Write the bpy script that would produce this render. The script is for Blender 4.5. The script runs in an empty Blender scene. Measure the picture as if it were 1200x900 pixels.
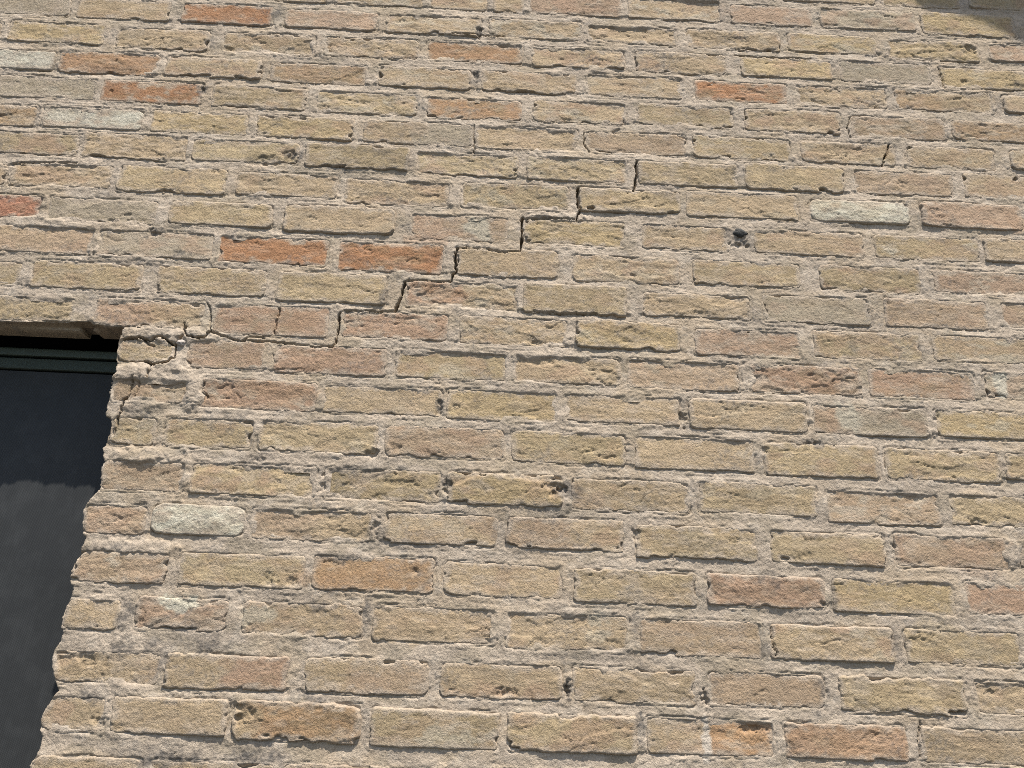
import bpy, math
import numpy as np
from mathutils import Matrix, Vector

# ------------------------------------------------------------------ data
# all lengths below in millimetres on the wall face: u to the right, v up from eye level.
# a row is one brick course: (left, right, bottom, top, colour[, split, second colour])
ROWS = [
    [(586, 797, 1366, 1429, 'T'), (812, 991, 1366, 1423, 'O'), (1005, 1212, 1370, 1424, 'O')],
    [(-589, -413, 1294, 1349, 'T'), (-398, -203, 1296, 1348, 'T'), (-192, -63, 1295, 1352, 'T'), (-55, 16, 1295, 1354, 'T'), (25, 228, 1296, 1354, 'P'), (241, 448, 1297, 1356, 'T'), (467, 652, 1296, 1350, 'P'), (666, 880, 1297, 1354, 'G'), (889, 1103, 1292, 1354, 'Y'), (1122, 1313, 1294, 1356, 'T')],
    [(-1161, -956, 1224, 1275, 'G'), (-944, -744, 1224, 1280, 'T'), (-720, -525, 1226, 1279, 'R'), (-501, -299, 1226, 1278, 'P'), (-282, -78, 1225, 1278, 'T'), (-60, 144, 1227, 1279, 'T'), (153, 348, 1226, 1275, 'T'), (370, 575, 1224, 1278, 'T'), (590, 786, 1229, 1279, 'Y'), (806, 1009, 1222, 1275, 'Y'), (1030, 1232, 1229, 1278, 'P')],
    [(-1277, -1086, 1153, 1203, 'T'), (-1072, -868, 1153, 1209, 'Y'), (-849, -648, 1150, 1208, 'T'), (-621, -426, 1154, 1207, 'T'), (-407, -205, 1156, 1210, 'T'), (-189, 17, 1157, 1211, 'R2'), (33, 236, 1155, 1209, 'T'), (254, 454, 1154, 1211, 'T'), (482, 682, 1156, 1210, 'Y'), (695, 897, 1156, 1212, 'G'), (911, 1115, 1153, 1207, 'Y')],
    [(-1152, -959, 1084, 1133, 'W'), (-951, -742, 1082, 1139, 'R2'), (-731, -529, 1085, 1138, 'T'), (-512, -309, 1084, 1135, 'B2'), (-288, -89, 1086, 1140, 'T'), (-71, 134, 1086, 1141, 'T'), (152, 355, 1088, 1144, 'T'), (380, 579, 1087, 1141, 'R'), (596, 794, 1087, 1144, 'T'), (809, 1021, 1091, 1146, 'B2', 0.48, 'T'), (1040, 1242, 1095, 1143, 'T')],
    [(-1065, -859, 1015, 1071, 'G'), (-851, -642, 1016, 1071, 'R'), (-623, -426, 1015, 1071, 'O2'), (-407, -197, 1014, 1070, 'Y2'), (-181, 21, 1013, 1067, 'B3'), (41, 236, 1016, 1072, 'T'), (258, 463, 1022, 1076, 'O2'), (481, 686, 1019, 1076, 'T'), (705, 907, 1016, 1072, 'P2'), (918, 1127, 1020, 1071, 'B2')],
    [(-1159, -965, 944, 997, 'B2'), (-955, -750, 948, 999, 'W2', 0.45, 'W'), (-735, -536, 947, 1001, 'Y'), (-522, -322, 947, 1001, 'Y'), (-305, -78, 946, 1002, 'T', 0.45, 'G'), (-75, 135, 944, 1002, 'T'), (149, 360, 947, 1000, 'P2'), (371, 578, 947, 1004, 'Y2'), (593, 794, 948, 1002, 'T'), (815, 1002, 948, 1002, 'T'), (1031, 1240, 954, 1004, 'T')],
    [(-1074, -869, 881, 935, 'O2'), (-861, -650, 881, 943, 'T'), (-643, -424, 885, 938, 'Y3'), (-415, -204, 881, 939, 'O'), (-192, 17, 878, 932, 'Y3'), (32, 236, 876, 934, 'O2'), (257, 461, 878, 934, 'O2'), (475, 681, 878, 940, 'Y2'), (698, 905, 881, 938, 'P2'), (923, 1129, 884, 942, 'T')],
    [(-1154, -990, 807, 857, 'T'), (-986, -785, 810, 865, 'T'), (-777, -560, 807, 869, 'Y2'), (-543, -339, 811, 866, 'T'), (-327, -117, 804, 862, 'T'), (-96, 120, 807, 867, 'Y2'), (138, 344, 811, 866, 'Y2'), (352, 579, 809, 870, 'T'), (601, 806, 812, 865, 'W3'), (827, 1033, 810, 871, 'P')],
    [(-1103, -906, 738, 789, 'RR'), (-897, -684, 734, 789, 'G'), (-662, -459, 739, 793, 'Y2'), (-438, -221, 735, 796, 'T'), (-192, 3, 731, 789, 'P', 0.5, 'P2'), (30, 232, 732, 792, 'Y'), (262, 434, 733, 790, 'T'), (483, 705, 735, 789, 'T'), (723, 936, 735, 790, 'Y2'), (942, 1144, 739, 793, 'T')],
    [(-995, -792, 664, 723, 'P2'), (-787, -564, 664, 723, 'G'), (-556, -343, 663, 723, 'R'), (-326, -119, 657, 722, 'R'), (-99, 102, 658, 721, 'T'), (127, 337, 656, 716, 'T'), (360, 573, 662, 717, 'Y2'), (607, 809, 661, 718, 'O'), (831, 1044, 666, 718, 'P')],
    [(-1128, -914, 594, 645, 'O2'), (-894, -686, 593, 651, 'Y2'), (-660, -451, 593, 652, 'O2'), (-433, -226, 587, 651, 'Y2'), (-189, 28, 587, 645, 'P3', 0.5, 'T'), (33, 233, 586, 649, 'O2'), (261, 470, 591, 642, 'T'), (492, 701, 589, 650, 'G'), (726, 929, 590, 653, 'P2'), (954, 1165, 597, 653, 'P2')],
    [(-998, -798, 522, 576, 'O2'), (-763, -557, 524, 579, 'P', 0.55, 'T'), (-543, -325, 516, 580, 'P3', 0.55, 'P3'), (-303, -102, 519, 577, 'P3'), (-85, 123, 517, 577, 'T'), (133, 334, 520, 578, 'Y'), (358, 560, 516, 572, 'P'), (583, 792, 520, 578, 'Y3'), (809, 1011, 526, 580, 'T')],
    [(-705, -600, 452, 500, 'O2'), (-579, -436, 447, 506, 'P'), (-420, -212, 445, 503, 'P3'), (-196, 9, 446, 503, 'O'), (22, 221, 446, 503, 'T'), (232, 443, 445, 503, 'P2'), (459, 669, 447, 505, 'P3'), (680, 882, 448, 507, 'P3'), (898, 1103, 455, 509, 'G')],
    [(-698, -561, 377, 425, 'P2'), (-544, -330, 372, 431, 'P3'), (-323, -105, 374, 428, 'T'), (-99, 105, 371, 430, 'Y'), (119, 328, 376, 431, 'T'), (343, 562, 372, 432, 'T'), (570, 782, 373, 430, 'P2', 0.25, 'G'), (796, 1000, 377, 431, 'Y')],
    [(-686, -605, 298, 352, 'O2'), (-593, -435, 299, 355, 'Y2'), (-426, -214, 299, 357, 'O2'), (-204, 12, 299, 357, 'P2'), (21, 230, 297, 358, 'O'), (242, 460, 295, 357, 'T'), (475, 683, 293, 355, 'Y2'), (694, 904, 294, 355, 'Y2'), (913, 1118, 302, 355, 'O')],
    [(-686, -542, 218, 273, 'P2'), (-533, -315, 218, 275, 'Y2'), (-301, -97, 218, 277, 'O'), (-88, 117, 219, 278, 'Y'), (129, 339, 217, 275, 'T'), (354, 566, 221, 279, 'O2'), (580, 783, 213, 273, 'P2'), (799, 1001, 217, 274, 'Y2')],
    [(-704, -594, 143, 196, 'P2'), (-588, -426, 147, 201, 'W3'), (-419, -210, 145, 200, 'P2', 0.55, 'T'), (-193, 5, 147, 203, 'T'), (19, 224, 147, 203, 'P2', 0.55, 'T'), (242, 455, 141, 199, 'O2'), (474, 677, 140, 198, 'O2'), (692, 894, 142, 201, 'P2'), (908, 1100, 148, 199, 'P2')],
    [(-706, -544, 64, 117, 'P2'), (-527, -315, 64, 122, 'Y3'), (-305, -98, 67, 126, 'B'), (-85, 119, 65, 122, 'T'), (135, 346, 62, 121, 'O2'), (362, 565, 66, 120, 'P3'), (575, 788, 63, 121, 'Y'), (805, 997, 68, 123, 'P3')],
    [(-704, -610, -11, 39, 'T'), (-587, -432, -7, 46, 'P'), (-412, -210, -9, 46, 'T'), (-197, 11, -11, 47, 'T'), (24, 230, -15, 46, 'T'), (247, 452, -17, 43, 'P2'), (464, 673, -16, 42, 'T'), (691, 889, -14, 43, 'Y2')],
    [(-703, -528, -93, -42, 'T'), (-522, -323, -94, -39, 'T', 0.5, 'P3'), (-300, -96, -93, -37, 'T', 0.35, 'P2'), (-79, 122, -93, -37, 'T'), (136, 339, -92, -37, 'T'), (356, 550, -90, -36, 'P2'), (573, 783, -93, -35, 'Y2'), (798, 1005, -89, -37, 'T')],
    [(-706, -604, -163, -110, 'T'), (-594, -410, -163, -107, 'T'), (-402, -199, -166, -106, 'T2', 0.22, 'B'), (-185, 21, -169, -110, 'O2'), (34, 242, -167, -110, 'Y2'), (255, 462, -165, -109, 'T', 0.5, 'B3'), (477, 678, -164, -109, 'R3'), (699, 900, -164, -108, 'T')],
    [(-703, -530, -248, -197, 'T'), (-521, -327, -249, -197, 'T'), (-313, -108, -250, -195, 'P2'), (-99, 108, -252, -195, 'T'), (118, 318, -251, -195, 'Y2'), (331, 533, -251, -194, 'T'), (546, 749, -251, -193, 'P'), (762, 973, -249, -192, 'T')],
]
JAMB = [(-711, 596), (-700, 522), (-706, 493), (-706, 473), (-702, 452), (-697, 432), (-702, 422), (-701, 403), (-701, 386), (-702, 366), (-701, 350), (-690, 347), (-687, 332), (-688, 313), (-690, 300), (-694, 292), (-690, 277), (-686, 268), (-689, 258), (-686, 237), (-684, 220), (-692, 210), (-701, 195), (-704, 184), (-702, 162), (-698, 143), (-691, 137), (-694, 123), (-696, 111), (-701, 97), (-704, 83), (-701, 62), (-694, 57), (-694, 44), (-698, 31), (-701, 12), (-701, -8), (-695, -16), (-697, -30), (-704, -44), (-704, -60), (-698, -82), (-688, -96), (-684, -104), (-695, -120), (-701, -134), (-703, -149), (-700, -162), (-695, -170), (-694, -185), (-697, -199), (-703, -209), (-702, -228), (-701, -251), (-705, -286)]
LINTEL = [(-1022, 522), (-944, 522), (-882, 523), (-836, 526), (-798, 526), (-786, 529), (-768, 529), (-757, 523), (-725, 521), (-694, 521), (-615, 521)]
CRACKS = [
    (4.5, [(255, 932), (256, 910), (253, 884), (249, 862)]),
    (5.5, [(137, 862), (136, 840), (138, 821), (144, 812), (137, 800), (135, 788)]),
    (2.2, [(135, 790), (108, 792), (75, 789), (44, 789), (28, 786)]),
    (5.5, [(28, 788), (26, 773), (29, 747), (28, 735), (25, 716)]),
    (2.6, [(25, 716), (10, 714), (-13, 711), (-25, 716), (-47, 718), (-76, 717), (-95, 718)]),
    (6.0, [(-96, 716), (-100, 705), (-98, 684), (-96, 666), (-101, 659), (-105, 644)]),
    (2.6, [(-105, 644), (-142, 642), (-170, 644), (-186, 642), (-192, 638)]),
    (6.0, [(-192, 638), (-194, 622), (-196, 604), (-201, 590), (-205, 577)]),
    (2.4, [(-205, 577), (-242, 575), (-282, 575), (-302, 572)]),
    (4.0, [(-307, 570), (-309, 556), (-305, 541), (-308, 524), (-309, 512), (-315, 501)]),
    (2.4, [(-315, 501), (-353, 500), (-385, 503), (-421, 505)]),
    (3.0, [(-421, 505), (-456, 505), (-495, 506), (-523, 514), (-541, 521)]),
    (3.5, [(-542, 523), (-547, 516), (-550, 507), (-569, 506), (-584, 511)]),
    (3.0, [(-584, 511), (-588, 519), (-591, 527), (-593, 536)]),
    (6.0, [(-589, 526), (-588, 516), (-593, 504), (-602, 491), (-600, 478), (-599, 466)]),
    (3.5, [(-599, 466), (-610, 457), (-634, 451), (-650, 456)]),
    (5.0, [(-637, 453), (-639, 443), (-640, 428)]),
    (3.5, [(-697, 497), (-687, 500), (-666, 501), (-650, 496), (-639, 503), (-628, 505), (-614, 494), (-601, 491)]),
    (3.2, [(-661, 499), (-652, 489), (-639, 486)]),
    (2.8, [(-663, 425), (-666, 403), (-667, 385)]),
    (5.0, [(-672, 385), (-674, 380), (-676, 360), (-678, 346)]),
    (2.2, [(-678, 346), (-678, 329), (-680, 316)]),
    (2.0, [(-651, 426), (-655, 400), (-654, 387)]),
    (3.2, [(-421, 574), (-423, 554), (-424, 534), (-425, 520)]),
    (3.0, [(-556, 576), (-547, 555), (-544, 525)]),
    (4.0, [(782, 1001), (777, 982), (768, 965), (763, 950)]),
    (2.4, [(707, 1064), (699, 1038), (702, 1015)]),
    (2.4, [(914, 1203), (918, 1174), (920, 1152)]),
    (2.6, [(149, 996), (148, 969), (158, 949)]),
    (2.4, [(-78, 998), (-77, 963), (-74, 934)]),
    (2.6, [(-527, 393), (-540, 408), (-536, 421)]),
    (3.2, [(468, 37), (469, 12), (474, -9)]),
    (2.2, [(-476, 504), (-472, 513), (-441, 512)]),
    (2.6, [(701, -104), (694, -130), (695, -155)]),
    (2.4, [(470, 1210), (516, 1209), (563, 1209), (637, 1211)]),
    (2.4, [(-137, 1230), (-82, 1231), (-27, 1230)]),
    (2.2, [(-986, 858), (-962, 863), (-912, 866), (-862, 867)]),
    (2.2, [(55, 590), (95, 588), (176, 589)]),
]
HOLES = [
    (109, 250, 15.0, 11.0, 14), (94, 256, 18.0, 6.3, 7), (-85, 248, 8.9, 9.4, 12), (-442, 904, 13.6, 10.7, 9), (-490, 893, 18.6, 10.7, 6), (454, 751, 20.3, 4.4, 10), (464, 763, 8.5, 5.3, 8), (992, 1260, 7.6, 7.0, 9), (998, 1249, 7.6, 6.0, 6), (25, -82, 16.5, 5.8, 9), (130, -70, 5.5, 10.2, 12), (351, -79, 5.6, 10.2, 12), (423, -122, 22.1, 4.3, 10), (-135, 102, 7.2, 4.5, 7), (-180, 316, 9.0, 6.3, 5), (-224, 303, 10.5, 6.3, 10), (-202, 175, 7.3, 12.2, 10), (243, 180, 5.9, 9.3, 9), (530, 152, 17.8, 9.3, 4), (-380, -127, 18.8, 9.9, 8), (-392, -135, 8.0, 7.0, 8), (-610, -147, 9.3, 9.8, 7), (-653, -57, 16.3, 8.5, 6), (-377, 79, 14.2, 8.9, 7), (-336, 81, 11.3, 6.0, 7), (65, 526, 11.1, 5.0, 6), (332, 392, 6.2, 13.1, 12), (-109, 392, 6.1, 11.3, 9), (-303, 242, 7.4, 13.9, 9), (-616, 134, 7.1, 6.0, 5), (309, 141, 14.7, 4.6, 3), (-81, 1240, 5.5, 11.6, 10), (-82, 1122, 5.4, 11.3, 9), (-643, 1056, 5.2, 9.1, 8), (-684, 719, 9.7, 6.8, 9), (-664, 1175, 8.9, 7.5, 5), (-829, 1041, 3.5, 3.6, 5), (535, 956, 5.3, 5.6, 4), (567, 355, 12.4, 4.9, 6), (479, 338, 6.2, 4.9, 8), (691, 169, 4.5, 12.6, 8), (560, 76, 7.3, 4.6, 9), (845, 225, 13.7, 6.4, 8), (823, -55, 14.2, 4.5, 5), (-271, 111, 12.9, 4.5, 5), (-176, 267, 4.5, 3.1, 5), (-191, 270, 29.8, 6.3, 3), (87, 257, 21.0, 4.7, 4), (-978, 858, 14.9, 4.3, 6), (-424, 283, 11.9, 6.2, 6), (-384, 763, 9.9, 6.9, 4), (965, 1170, 5.6, 5.9, 5), (1081, 1166, 15.0, 7.9, 4), (-586, 862, 8.4, 3.5, 6), (801, 413, 6.4, 6.7, 8), (448, 505, 6.4, 5.1, 6), (126, -74, 4.2, 8.7, 10), (-772, 741, 6.5, 3.4, 5), (215, 1002, 8.8, 5.6, 8), (622, 1038, 5.4, 3.8, 4)
]
STAINS = [
    (-596, -37, 19.1, 11.5, 0.7), (-550, -31, 12.3, 7.2, 0.7), (-457, -28, 23.4, 10.1, 0.8), (-600, 12, 11.1, 26.1, 0.8), (-526, -48, 6.8, 17.2, 0.7), (-630, -111, 16.1, 8.4, 0.8), (-279, -104, 24.4, 11.4, 0.8), (-493, -197, 39.4, 13.8, 0.8), (-367, -189, 37.0, 12.5, 0.8), (-282, 41, 16.9, 8.9, 0.6), (-206, 35, 5.6, 20.7, 0.8), (132, -72, 8.3, 13.1, 0.8), (246, -123, 5.5, 20.2, 0.9), (473, 112, 20.5, 10.8, 0.6), (453, 776, 22.1, 17.8, 0.55), (479, 751, 11.8, 14.2, 0.35), (579, 95, 5.9, 24.6, 0.6), (550, -64, 12.7, 17.7, 0.6), (-229, 270, 67.0, 14.1, 0.55), (-85, 254, 10.4, 9.4, 0.6), (-106, 394, 7.7, 14.5, 0.8), (563, 355, 21.8, 6.5, 0.7), (1080, 1168, 20.6, 11.8, 0.6), (-440, 906, 17.0, 12.5, 0.8), (-494, 895, 23.7, 10.7, 0.6), (-683, 721, 14.6, 10.2, 0.8), (-627, 678, 19.3, 6.8, 0.7), (-644, 1054, 7.0, 12.8, 0.8), (-516, 1259, 12.7, 17.2, 0.7), (-641, 1176, 12.5, 13.1, 0.5), (-81, 1245, 7.3, 17.4, 0.8), (-82, 1122, 9.0, 16.9, 0.7), (-209, 905, 24.0, 10.8, 0.5), (-286, 927, 42.9, 10.8, 0.5), (-229, 606, 8.0, 18.5, 0.7), (-424, 281, 23.7, 9.3, 0.6), (-466, -13, 82.8, 14.5, 0.3), (-264, 118, 43.0, 9.0, 0.3), (124, 251, 21.0, 14.2, 0.7), (-646, 125, 42.6, 7.5, 0.3), (-965, 978, 5.1, 16.0, 0.6), (1041, 1126, 13.0, 11.7, 0.5), (-321, 54, 84.6, 11.8, 0.25), (0, 179, 20.5, 21.6, 0.3), (20, 114, 8.7, 6.1, 0.5), (354, 164, 37.0, 9.3, 0.3), (676, 9, 7.2, 24.2, 0.5), (243, 34, 7.1, 27.0, 0.5), (456, 1, 7.1, 21.0, 0.5), (205, -21, 84.4, 10.3, 0.4), (-203, 157, 17.4, 15.2, 0.5), (-34, 267, 89.8, 9.4, 0.15), (-542, 1116, 53.0, 9.3, 0.3), (-839, 1092, 34.9, 9.2, 0.35), (-891, 770, 32.6, 10.3, 0.3), (244, 811, 51.0, 8.9, 0.25), (88, 212, 74.2, 9.3, 0.35), (-144, 145, 72.5, 9.1, 0.3), (611, 373, 78.2, 8.2, 0.3), (500, 567, 65.1, 8.5, 0.25), (1002, 1055, 54.8, 9.6, 0.3), (512, 1281, 18.8, 19.8, 0.2), (-340, 897, 68.1, 12.5, 0.25), (661, 558, 8.2, 27.4, 0.35), (-41, 408, 10.8, 16.2, 0.3), (758, 427, 63.6, 10.0, 0.25)
]
PATCHES = [
    (-516, 37, 27.9, 13.2, 'W3', 0.9), (929, 485, 14.6, 20.4, 'W', 0.8), (635, 407, 20.5, 24.8, 'G2', 0.8), (352, -142, 8.2, 28.8, 'M2', 0.9), (-59, 761, 23.4, 21.0, 'G2', 0.8), (177, 38, 17.1, 12.0, 'G2', 0.5), (-388, 24, 30.7, 14.7, 'G2', 0.6), (565, 780, 34.1, 10.7, 'P2', 0.5), (420, 1334, 56.8, 17.9, 'P3', 0.2), (100, 1326, 30.0, 19.7, 'P3', 0.8), (237, 991, 35.3, 14.8, 'T', 0.5), (177, 11, 22.7, 8.9, 'W3', 0.3), (877, 185, 18.1, 9.5, 'P3', 0.4), (599, 174, 26.9, 12.5, 'P3', 0.25), (632, 851, 34.7, 14.6, 'O2', 0.3), (-157, 733, 41.3, 13.9, 'P3', 0.5), (737, 38, 43.5, 15.2, 'Y3', 0.3), (629, 1231, 37.4, 17.7, 'Y', 0.3), (-111, 1254, 18.4, 7.7, 'T', 0.5), (-119, 0, 56.0, 13.2, 'T', 0.6), (-239, 84, 85.4, 14.9, 'B3', 0.35), (-443, 414, 45.9, 14.5, 'R3', 0.5), (-365, 406, 27.5, 14.5, 'R3', 0.4), (-117, 622, 48.5, 13.6, 'R2', 0.45), (437, 82, 58.1, 13.7, 'R3', 0.2), (588, 469, 47.9, 15.1, 'R3', 0.35), (-383, 551, 34.7, 19.9, 'R3', 0.35), (-645, 556, 40.8, 16.5, 'R3', 0.35), (840, 143, 32.9, 14.1, 'P3', 0.3), (1025, 823, 17.4, 16.5, 'R3', 0.5), (-555, 534, 47.0, 16.4, 'G', 0.4)
]
SMEARS = [
    (-632, 401, 87.9, 35.0, 4.5), (-566, 508, 38.9, 16.3, 3.5), (-881, 729, 97.0, 17.0, 2), (-872, 687, 176.3, 20.2, 1.5), (-674, 670, 128.5, 13.5, 2), (-807, 765, 114.3, 17.1, 1.5), (-172, 947, 103.7, 18.1, 1), (-661, 512, 62.1, 13.0, 4), (-677, 433, 38.1, 14.4, 5), (-633, 284, 59.0, 12.4, 4), (-617, 126, 71.1, 11.9, 3), (-77, 8, 84.3, 11.8, 1), (467, 842, 103.4, 21.7, 1.3), (725, 410, 95.0, 16.6, 0.5), (108, 794, 50.7, 8.9, 3), (-602, 448, 30.7, 19.3, 4), (66, 479, 23.6, 33.1, 1), (503, 611, 32.9, 34.5, 1.5), (106, 942, 52.2, 18.3, 2), (-281, 822, 33.6, 17.6, 2), (-369, -106, 94.6, 11.4, 2), (742, 1331, 95.6, 12.0, 1), (957, 1117, 55.4, 19.4, 1.5), (200, 411, 62.3, 9.8, 1), (-203, 237, 37.0, 15.5, 1.0), (80, 539, 39.9, 10.1, 2), (538, 245, 30.3, 23.9, 2), (-545, 246, 8.8, 38.5, 2.5), (-278, 318, 24.1, 18.9, 1.5), (-21, 666, 49.1, 8.6, 2)
]
FOLDS = [
    (10, 221, 106.8, 49.8, 3.0), (909, 1230, 94.2, 23.7, 1.5), (-490, 225, 73.1, 38.4, 1.2), (433, 259, 60.6, 28.6, 1.0), (177, -74, 83.2, 32.0, 1.5)
]
PROUD = [(-298, -136, 4.2), (358, 906, 3.2), (-307, 909, 3.4), (-326, 766, 3.4), (-559, 765, 2.6), (127, 616, 3.4), (233, 548, 2.6), (12, 246, 2.8), (933, 842, 3.2), (463, 92, 3.2), (569, 13, 2.4), (457, 403, 2.2), (576, 908, 3.4), (-630, 1111, 2.2), (137, -139, 4.0), (-500, -136, 3.2), (-423, 974, 2.6), (575, 324, 2.6), (988, 1323, 2.2), (-330, 619, 2.6), (576, 170, 2.4), (354, 171, 2.4), (118, 177, 1.8), (673, -70, 2.4), (-423, -66, 3.0), (575, -137, 2.8), (-80, -146, 2.8), (-508, 173, 2.6), (708, 841, 2.6), (-407, 59, 1.5), (235, 89, 2.4), (227, 839, 2.2)]
CAM_AXES = ((0.998967, -0.027066, 0.036503), (-0.043173, -0.314596, 0.948243), (0.014182, 0.94884, 0.315439))
SHADE_EDGE = [(880, 1461), (890, 1388), (914, 1363), (974, 1353), (1029, 1337), (1082, 1312), (1116, 1291), (1183, 1247)]
LUMP = (457, 778)
CHIP = (-591, 495)
EYE = 1.6            # metres, camera height
DIST = 1.334         # metres, camera to wall face

sc = bpy.context.scene
col = sc.collection

# ------------------------------------------------------------------ camera
r, u_, f = [Vector(a) for a in CAM_AXES]
cam_d = bpy.data.cameras.new('camera')
cam = bpy.data.objects.new('camera', cam_d)
col.objects.link(cam)
cam.matrix_world = Matrix(((r.x, u_.x, -f.x, 0.0), (r.y, u_.y, -f.y, -DIST), (r.z, u_.z, -f.z, EYE), (0, 0, 0, 1)))
cam_d.sensor_width = 36.0
cam_d.lens = 27.0
cam_d.clip_start = 0.02
cam_d.clip_end = 500.0
sc.camera = cam

# ------------------------------------------------------------------ light
SUN = Vector((0.42, -1.0, 2.6)).normalized()          # towards the sun
SUN_EL = math.asin(SUN.z)
SUN_ROT = math.atan2(SUN.x, SUN.y)
world = bpy.data.worlds.new('World')
sc.world = world
world.use_nodes = True
wn = world.node_tree.nodes
sky = wn.new('ShaderNodeTexSky')
sky.sky_type = 'NISHITA'
sky.sun_disc = False
sky.sun_elevation = SUN_EL
sky.sun_rotation = SUN_ROT
sky.dust_density = 1.5
world.node_tree.links.new(sky.outputs['Color'], wn['Background'].inputs['Color'])
wn['Background'].inputs['Strength'].default_value = 0.10
sun_d = bpy.data.lights.new('sun', 'SUN')
sun_d.energy = 4.2
sun_d.angle = math.radians(0.53)
sun_d.color = (1.0, 0.965, 0.92)
sun = bpy.data.objects.new('sun', sun_d)
sun.rotation_euler = (-SUN).to_track_quat('-Z', 'Y').to_euler()
sun.location = (2, -5, 8)
col.objects.link(sun)
sc.view_settings.view_transform = 'Standard'
sc.view_settings.look = 'None'
sc.view_settings.gamma = 1.0
sc.view_settings.exposure = 1.04
sc.cycles.use_denoising = False
sc.cycles.filter_width = 0.9

# ------------------------------------------------------------------ noise (numpy)
RNG = np.random.RandomState(7)
TAB = RNG.uniform(-1, 1, (256, 256)).astype(np.float32)


def noise(x, y, seed=0):
    x = np.asarray(x, np.float32) + np.float32((seed * 37.17) % 211)
    y = np.asarray(y, np.float32) + np.float32((seed * 91.73) % 197)
    ix = np.floor(x).astype(np.int32); iy = np.floor(y).astype(np.int32)
    fx = x - ix; fy = y - iy
    fx = fx * fx * fx * (fx * (fx * 6 - 15) + 10)
    fy = fy * fy * fy * (fy * (fy * 6 - 15) + 10)
    i0 = ix & 255; i1 = (ix + 1) & 255; j0 = iy & 255; j1 = (iy + 1) & 255
    a = TAB[i0, j0]; b = TAB[i1, j0]; c = TAB[i0, j1]; d = TAB[i1, j1]
    return (a + (b - a) * fx) * (1 - fy) + (c + (d - c) * fx) * fy


def fbm(x, y, seed=0, octaves=3, gain=0.5):
    s = 0; a = 1.0
    for k in range(octaves):
        # turn every octave so the lattice never shows
        ca, sa = math.cos(0.6 + k * 1.1), math.sin(0.6 + k * 1.1)
        s = s + a * noise(x * ca - y * sa, x * sa + y * ca, seed + k * 5)
        x = x * 2.03; y = y * 2.03; a *= gain
    return s


def smooth(e0, e1, x):
    t = np.clip((x - e0) / (e1 - e0), 0, 1)
    return t * t * (3 - 2 * t)


def ridge(x, w):
    return np.exp(-(x / w) ** 2)


# ------------------------------------------------------------------ colours
def lin(c):
    c = np.array(c, np.float32) / 255.0
    return np.where(c <= 0.04045, c / 12.92, ((c + 0.055) / 1.055) ** 2.4)


CODES = {'T': (180, 153, 118), 'T2': (176, 146, 108), 'Y': (185, 157, 107), 'Y2': (178, 153, 111), 'Y3': (186, 163, 120),
         'O': (161, 139, 99), 'O2': (169, 146, 108), 'B': (168, 130, 92), 'B2': (173, 140, 104), 'B3': (180, 134, 92),
         'R': (172, 118, 79), 'R2': (174, 130, 92), 'R3': (170, 131, 98), 'RR': (172, 112, 84), 'P': (177, 144, 116),
         'P2': (175, 146, 116), 'P3': (173, 136, 108), 'G': (171, 153, 127), 'G2': (184, 172, 148), 'W': (204, 196, 174), 'W2': (195, 184, 162),
         'W3': (212, 203, 178), 'M': (184, 163, 139), 'M2': (200, 183, 162)}
ALB = 0.80


def soften(c, k=0.89):
    m = 0.35 * c[0] + 0.45 * c[1] + 0.2 * c[2]
    return [(m + (x - m) * k) * g_ for x, g_ in zip(c, (0.978, 0.991, 0.995))]


PULL = {'R': 0.12, 'R2': 0.15, 'RR': 0.15, 'W': 0.2, 'W2': 0.2, 'W3': 0.2, 'M': 0.0, 'M2': 0.0, 'G2': 0.1, 'G': 0.15}
PAL = {}
for k_, v_ in CODES.items():
    p_ = PULL.get(k_, 0.2 if k_[0] in 'PRB' else 0.5)
    PAL[k_] = lin(soften([a + (b - a) * p_ for a, b in zip(v_, CODES['T'])])) * ALB
SOOT = np.array((0.075, 0.07, 0.064), np.float32)


def mixc(c, target, m):
    return c * (1 - m[..., None]) + target * m[..., None]


# ------------------------------------------------------------------ shared relief: cracks, holes, folds, stains
def near_line(U, V, pts, pad):
    pu = [q[0] for q in pts]; pv = [q[1] for q in pts]
    return (U > min(pu) - pad) & (U < max(pu) + pad) & (V > min(pv) - pad) & (V < max(pv) + pad)


def crack_depth(U, V):
    out = np.zeros(U.shape, np.float32)
    for k, (w, pts) in enumerate(CRACKS):
        m = near_line(U, V, pts, 12)
        if not m.any():
            continue
        x = U[m] + 1.6 * noise(U[m] / 7, V[m] / 7, 300 + k) + 0.8 * noise(U[m] / 2.7, V[m] / 2.7, 340 + k)
        y = V[m] + 1.6 * noise(U[m] / 7, V[m] / 7, 380 + k) + 0.8 * noise(U[m] / 2.7, V[m] / 2.7, 420 + k)
        d = np.full(x.shape, 1e3, np.float32)
        for a, b in zip(pts[:-1], pts[1:]):
            bx, by = b[0] - a[0], b[1] - a[1]
            t = np.clip(((x - a[0]) * bx + (y - a[1]) * by) / (bx * bx + by * by + 1e-6), 0, 1)
            d = np.minimum(d, np.hypot(x - a[0] - t * bx, y - a[1] - t * by))
        hw = w * (0.28 if w >= 3.5 else 0.26) * (1 + 0.35 * noise(U[m] / 16, V[m] / 16, 460 + k))
        deep = 26.0 if w >= 3.5 else (6.5 if w > 2.1 else 4.0)
        out[m] = np.maximum(out[m], deep * (1 - smooth(hw * 0.55, hw * 0.55 + 1.5, d)))
    return out


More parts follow.
